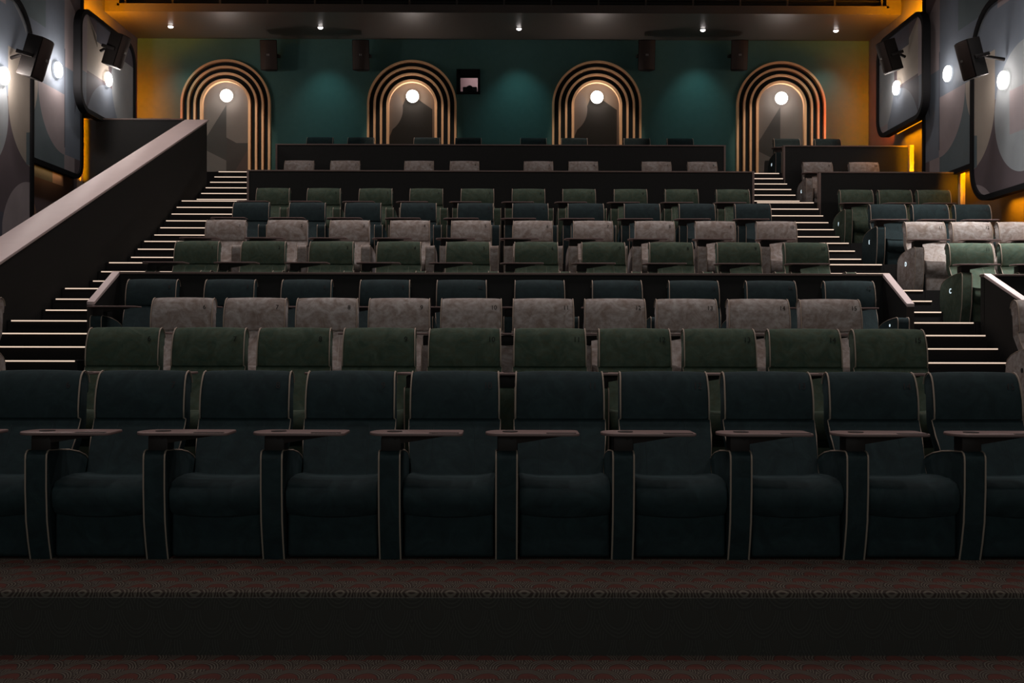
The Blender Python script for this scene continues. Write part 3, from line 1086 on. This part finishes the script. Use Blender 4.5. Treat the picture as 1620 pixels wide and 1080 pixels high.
yf = YB - 0.11
ap = at(357, 93.5, yf)
R0 = abs(at(427.5, 170, yf).x - at(285.5, 170, yf).x) / 2
zspring = ap.z - R0
zfl = 31 * S
rings = []
for ro in (R0, R0 - 0.140, R0 - 0.280, R0 - 0.420):
    me = arch_band(ro - (0.046 if ro > R0 - 0.4 else 0.055), ro, zspring - 0.0, zfl, -0.11, 0.0)
    me.materials.append(M['gold'])
    rings.append(me)
rin = R0 - 0.475
me_backing = arch_band(rin, R0 - 0.002, zspring, zfl, -0.006, 0.0)
me_backing.materials.append(M['surround'])
N = 30
nich = [(-rin - 0.002, zfl), (rin + 0.002, zfl)] + [((rin + 0.002) * math.cos(PI * i / N), zspring + (rin + 0.002) * math.sin(PI * i / N)) for i in range(N + 1)]
AL_ = ['beside the cross wall', 'next to the projection window', 'in the middle of the bare teal wall', 'above the topmost side seats']
for i, (px, py) in enumerate(((356.5, 93.5), (651.5, 94.5), (944.5, 96), (1236.5, 97))):
    x = at(px, py, yf).x
    t = empty('arch_surround', (x, YB - 0.001, 0), f'nested copper arch with {"grey" if i in (0, 3) else "brown"} niche, {AL_[i]}', 'arch', 'copper ringed arches')
    for me in rings:
        part('ring', me, t)
    part('backing', me_backing, t)
    light('arch_fill_spot', 'SPOT', (x, 16.6, 9.1), 560 if i in (0, 3) else 430, (1.0, 0.82, 0.66), rot=(math.atan2(23.2 - 16.6, 9.1 - 5.45), 0, 0), spot_size=math.radians(17.5), spot_blend=0.35, shadow_soft_size=0.04)  # unseen spot added to brighten the copper rings and niche
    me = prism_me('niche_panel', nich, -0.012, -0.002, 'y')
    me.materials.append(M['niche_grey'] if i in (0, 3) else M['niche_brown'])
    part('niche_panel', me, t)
    lx, ly = ((358, 151), (652.5, 152), (944.5, 153.5), (1236.5, 155))[i]
    p = at(lx, ly, YB - 0.07)
    wall_lamp((p.x, YB - 0.013, p.z), 0, f'round glowing lamp inside the copper arch {AL_[i]}', (11, 15, 15, 11)[i], 'round lamps in the arches')

# ------------------------------------------------------------------ downlights in the soffit
me_dr = tube_me('trim_ring', [(0.062 * math.cos(2 * PI * i / 24), 0.062 * math.sin(2 * PI * i / 24), -0.006) for i in range(24)], 0.007, 6, True)
me_dr.materials.append(M['soffit'])
bm = bmesh.new()
bmesh.ops.create_uvsphere(bm, u_segments=20, v_segments=10, radius=0.05)
for v in bm.verts:
    v.co.z *= 0.55
me_dl = finish(bm, 'lens', True, 60)
me_dl.materials.append(M['spot'])
DW = ['above the teal strip beside the first arch', 'between the first two arches', 'above the wall beside the projection window', 'between the last two arches', 'above the amber corner over the side seats']
for i, (px, py) in enumerate(((270, 42), (507, 43.5), (821, 45.5), (1112, 47.5), (1322.5, 48.5))):
    p = at(px, py, 22.4)
    d = (p.z - ZS)
    yy = 22.4
    for _ in range(8):
        q = at(px, py, yy)
        yy *= (ZS - 0.01 - CAM.z) / (q.z - CAM.z)
    q = at(px, py, yy)
    t = empty('downlight', (q.x, q.y, ZS), f'small bright recessed ceiling downlight {DW[i]}', 'downlight', 'downlights over the rear wall')
    part('trim_ring', me_dr, t)
    part('lens', me_dl, t, (0, 0, -0.014))
    light('downlight_beam', 'SPOT', (0, 0.0, -0.07), 26, (0.46, 0.98, 1.0), rot=(math.radians(24), 0, 0), parent=t, spot_size=math.radians(70), spot_blend=1.0, shadow_soft_size=0.05)

# ------------------------------------------------------------------ projection window
wd = empty('window_1', ((pw0.x + pw1.x) / 2, YB, (pw0.z + pw1.z) / 2))
wd['kind'] = 'structure'
hw, hh = (pw1.x - pw0.x) / 2, (pw1.z - pw0.z) / 2
bm = bmesh.new()
for (x0, x1, z0, z1) in ((-hw - 0.05, -hw + 0.03, -hh - 0.03, hh + 0.12), (hw - 0.02, hw + 0.03, -hh - 0.03, hh + 0.12), (-hw, hw, -hh - 0.03, -hh + 0.02), (-hw, hw, hh - 0.02, hh + 0.12)):
    add_box(bm, x0, x1, -0.06, 0.12, z0, z1)
link('window_frame', finish(bm, 'window_frame', False), [M['frame']], wd)
bm = bmesh.new()
for (x0, x1, y0_, y1_, z0, z1) in ((-0.6, 0.6, 1.2, 1.25, -0.6, 0.6), (-0.6, -0.55, 0.25, 1.2, -0.6, 0.6), (0.55, 0.6, 0.25, 1.2, -0.6, 0.6), (-0.6, 0.6, 0.25, 1.2, -0.6, -0.55), (-0.6, 0.6, 0.25, 1.2, 0.55, 0.6)):
    add_box(bm, x0, x1, y0_, y1_, z0, z1)
link('projection_booth', finish(bm, 'booth', False), [M['booth']], wd)
m, nt, b_ = new_mat('window_glass')
b_.inputs['Base Color'].default_value = (1, 1, 1, 1)
b_.inputs['Transmission Weight'].default_value = 1
b_.inputs['Roughness'].default_value = 0.0
b_.inputs['IOR'].default_value = 1.2
link('pane', box_me('pane', -hw, hw, 0.10, 0.106, -hh, hh), [m], wd)
light('booth_light', 'POINT', (0.2, 0.85, 0.42), 2.6, (1.0, 0.85, 0.86), parent=wd, shadow_soft_size=0.06)
pj = empty('projector', (wd.location.x, YB + 0.55, wd.location.z + 0.02), 'dark film projector behind the small window in the teal wall', 'projector')
link('body', box_me('body', -0.16, 0.16, 0.1, 0.5, -0.16, 0.08, 0.02), [M['lens']], pj)
link('lens', disc_me('lens', 0.075, -0.05, 0.1, 28, 0.01), [M['lens']], pj)
link('stand', box_me('stand', -0.04, 0.04, 0.25, 0.33, -0.5, -0.16), [M['lens']], pj)
for sgn, a_ in ((1, 0.5), (1, -0.35), (-1, 0.3)):
    path = [(0.05 * sgn, 0.5, -0.1), (0.22 * sgn, 0.3, -0.16 + 0.1 * a_), (0.45 * sgn, 0.2, a_ * 0.5)]
    link('light_streak', tube_me('light_streak', path, 0.012, 6), [M['cap']], pj)  # pale tubes added as the light streaks around the projector lens


# ------------------------------------------------------------------ loudspeakers
def speaker(loc, aim, label, sc=1.0, tilt=0.30, arm_dir=None, group='loudspeakers on the side walls'):
    """cabinet with a bowed front looking along aim (a heading about z), nose tilted down"""
    t = empty('loudspeaker', loc, label, 'loudspeaker', group)
    Mx = Matrix.Rotation(aim, 4, 'Z') @ Matrix.Rotation(tilt, 4, 'X') @ Matrix.Scale(sc, 4)
    W, H, D = 0.19, 0.33, 0.165
    top = [(-W, -D * 0.72), (-W * 0.5, -D * 1.0), (0, -D * 1.1), (W * 0.5, -D * 1.0), (W, -D * 0.72), (W * 0.62, D), (-W * 0.62, D)]
    me = prism_me('cabinet', top, -H, H, 'z', 0.012)
    me.transform(Mx)
    link('cabinet', me, [M['speaker']], t)
    gp = [(-W * 0.94, -D * 0.76 - 0.012), (-W * 0.5, -D * 1.0 - 0.014), (0, -D * 1.1 - 0.014), (W * 0.5, -D * 1.0 - 0.014), (W * 0.94, -D * 0.76 - 0.012), (W * 0.5, -D * 0.9), (-W * 0.5, -D * 0.9)]
    me = prism_me('grille', gp, -H * 0.95, H * 0.95, 'z', 0.004)
    me.transform(Mx)
    g_ = link('grille', me, [M['grille']], t)
    bm = bmesh.new()
    for q in (-1, 1):
        add_box(bm, q * 0.018 - 0.008, q * 0.018 + 0.008, -D * 1.1 - 0.020, -D * 1.1 - 0.012, -0.02, 0.02)
    me = finish(bm, 'badge', False)
    me.transform(Mx)
    link('badge', me, [M['steel']], g_)
    bm = bmesh.new()
    for q in (-1, 1):
        add_box(bm, q * W * 0.98 - 0.012, q * W * 0.98 + 0.012, -0.06, D + 0.06, -0.03, 0.03, 0.004)
    add_box(bm, -W, W, D + 0.03, D + 0.06, -0.03, 0.03)
    me = finish(bm, 'bracket', True)
    me.transform(Mx)
    link('bracket', me, [M['speaker']], t)
    if arm_dir:
        v0 = Mx @ Vector((0, D + 0.04, 0))
        link('wall_arm', tube_me('wall_arm', [v0, Vector(arm_dir)], 0.028, 8), [M['speaker']], t)


p = at(56, 91, 16.3)
speaker(p, math.radians(86), 'black loudspeaker on the large mural panel beyond the balustrade', 0.95, 0.30, (XA - 0.0 - p.x, 0.1, 0.02))
p = at(184, 80, 19.9)
speaker(p, math.radians(84), 'black loudspeaker above the lamp of the panel over the cross wall', 0.92, 0.32, (XA - p.x, 0.1, 0.02))
p = at(1537, 93, 15.9)
speaker(p, math.radians(-80), 'black loudspeaker between two lamps on the side block wall', 0.86, 0.28, (XD - p.x, 0.1, 0.02))
p = at(1407, 89, 19.9)
speaker(p, math.radians(-82), 'black loudspeaker on the framed panel above the topmost side seats', 0.88, 0.32, (XD - p.x, 0.1, 0.02))
for px, lab in ((427, 'beside the first copper arch'), (572, 'above the edge of the second copper arch'), (1022, 'beside the third copper arch'), (1168, 'above the edge of the last copper arch')):
    p = at(px, 88, YB - 0.42)
    speaker(p, 0.0, f'dim black loudspeaker high on the teal wall {lab}', 0.95, 0.16, (0, 0.42, 0.02), 'loudspeakers on the rear wall')
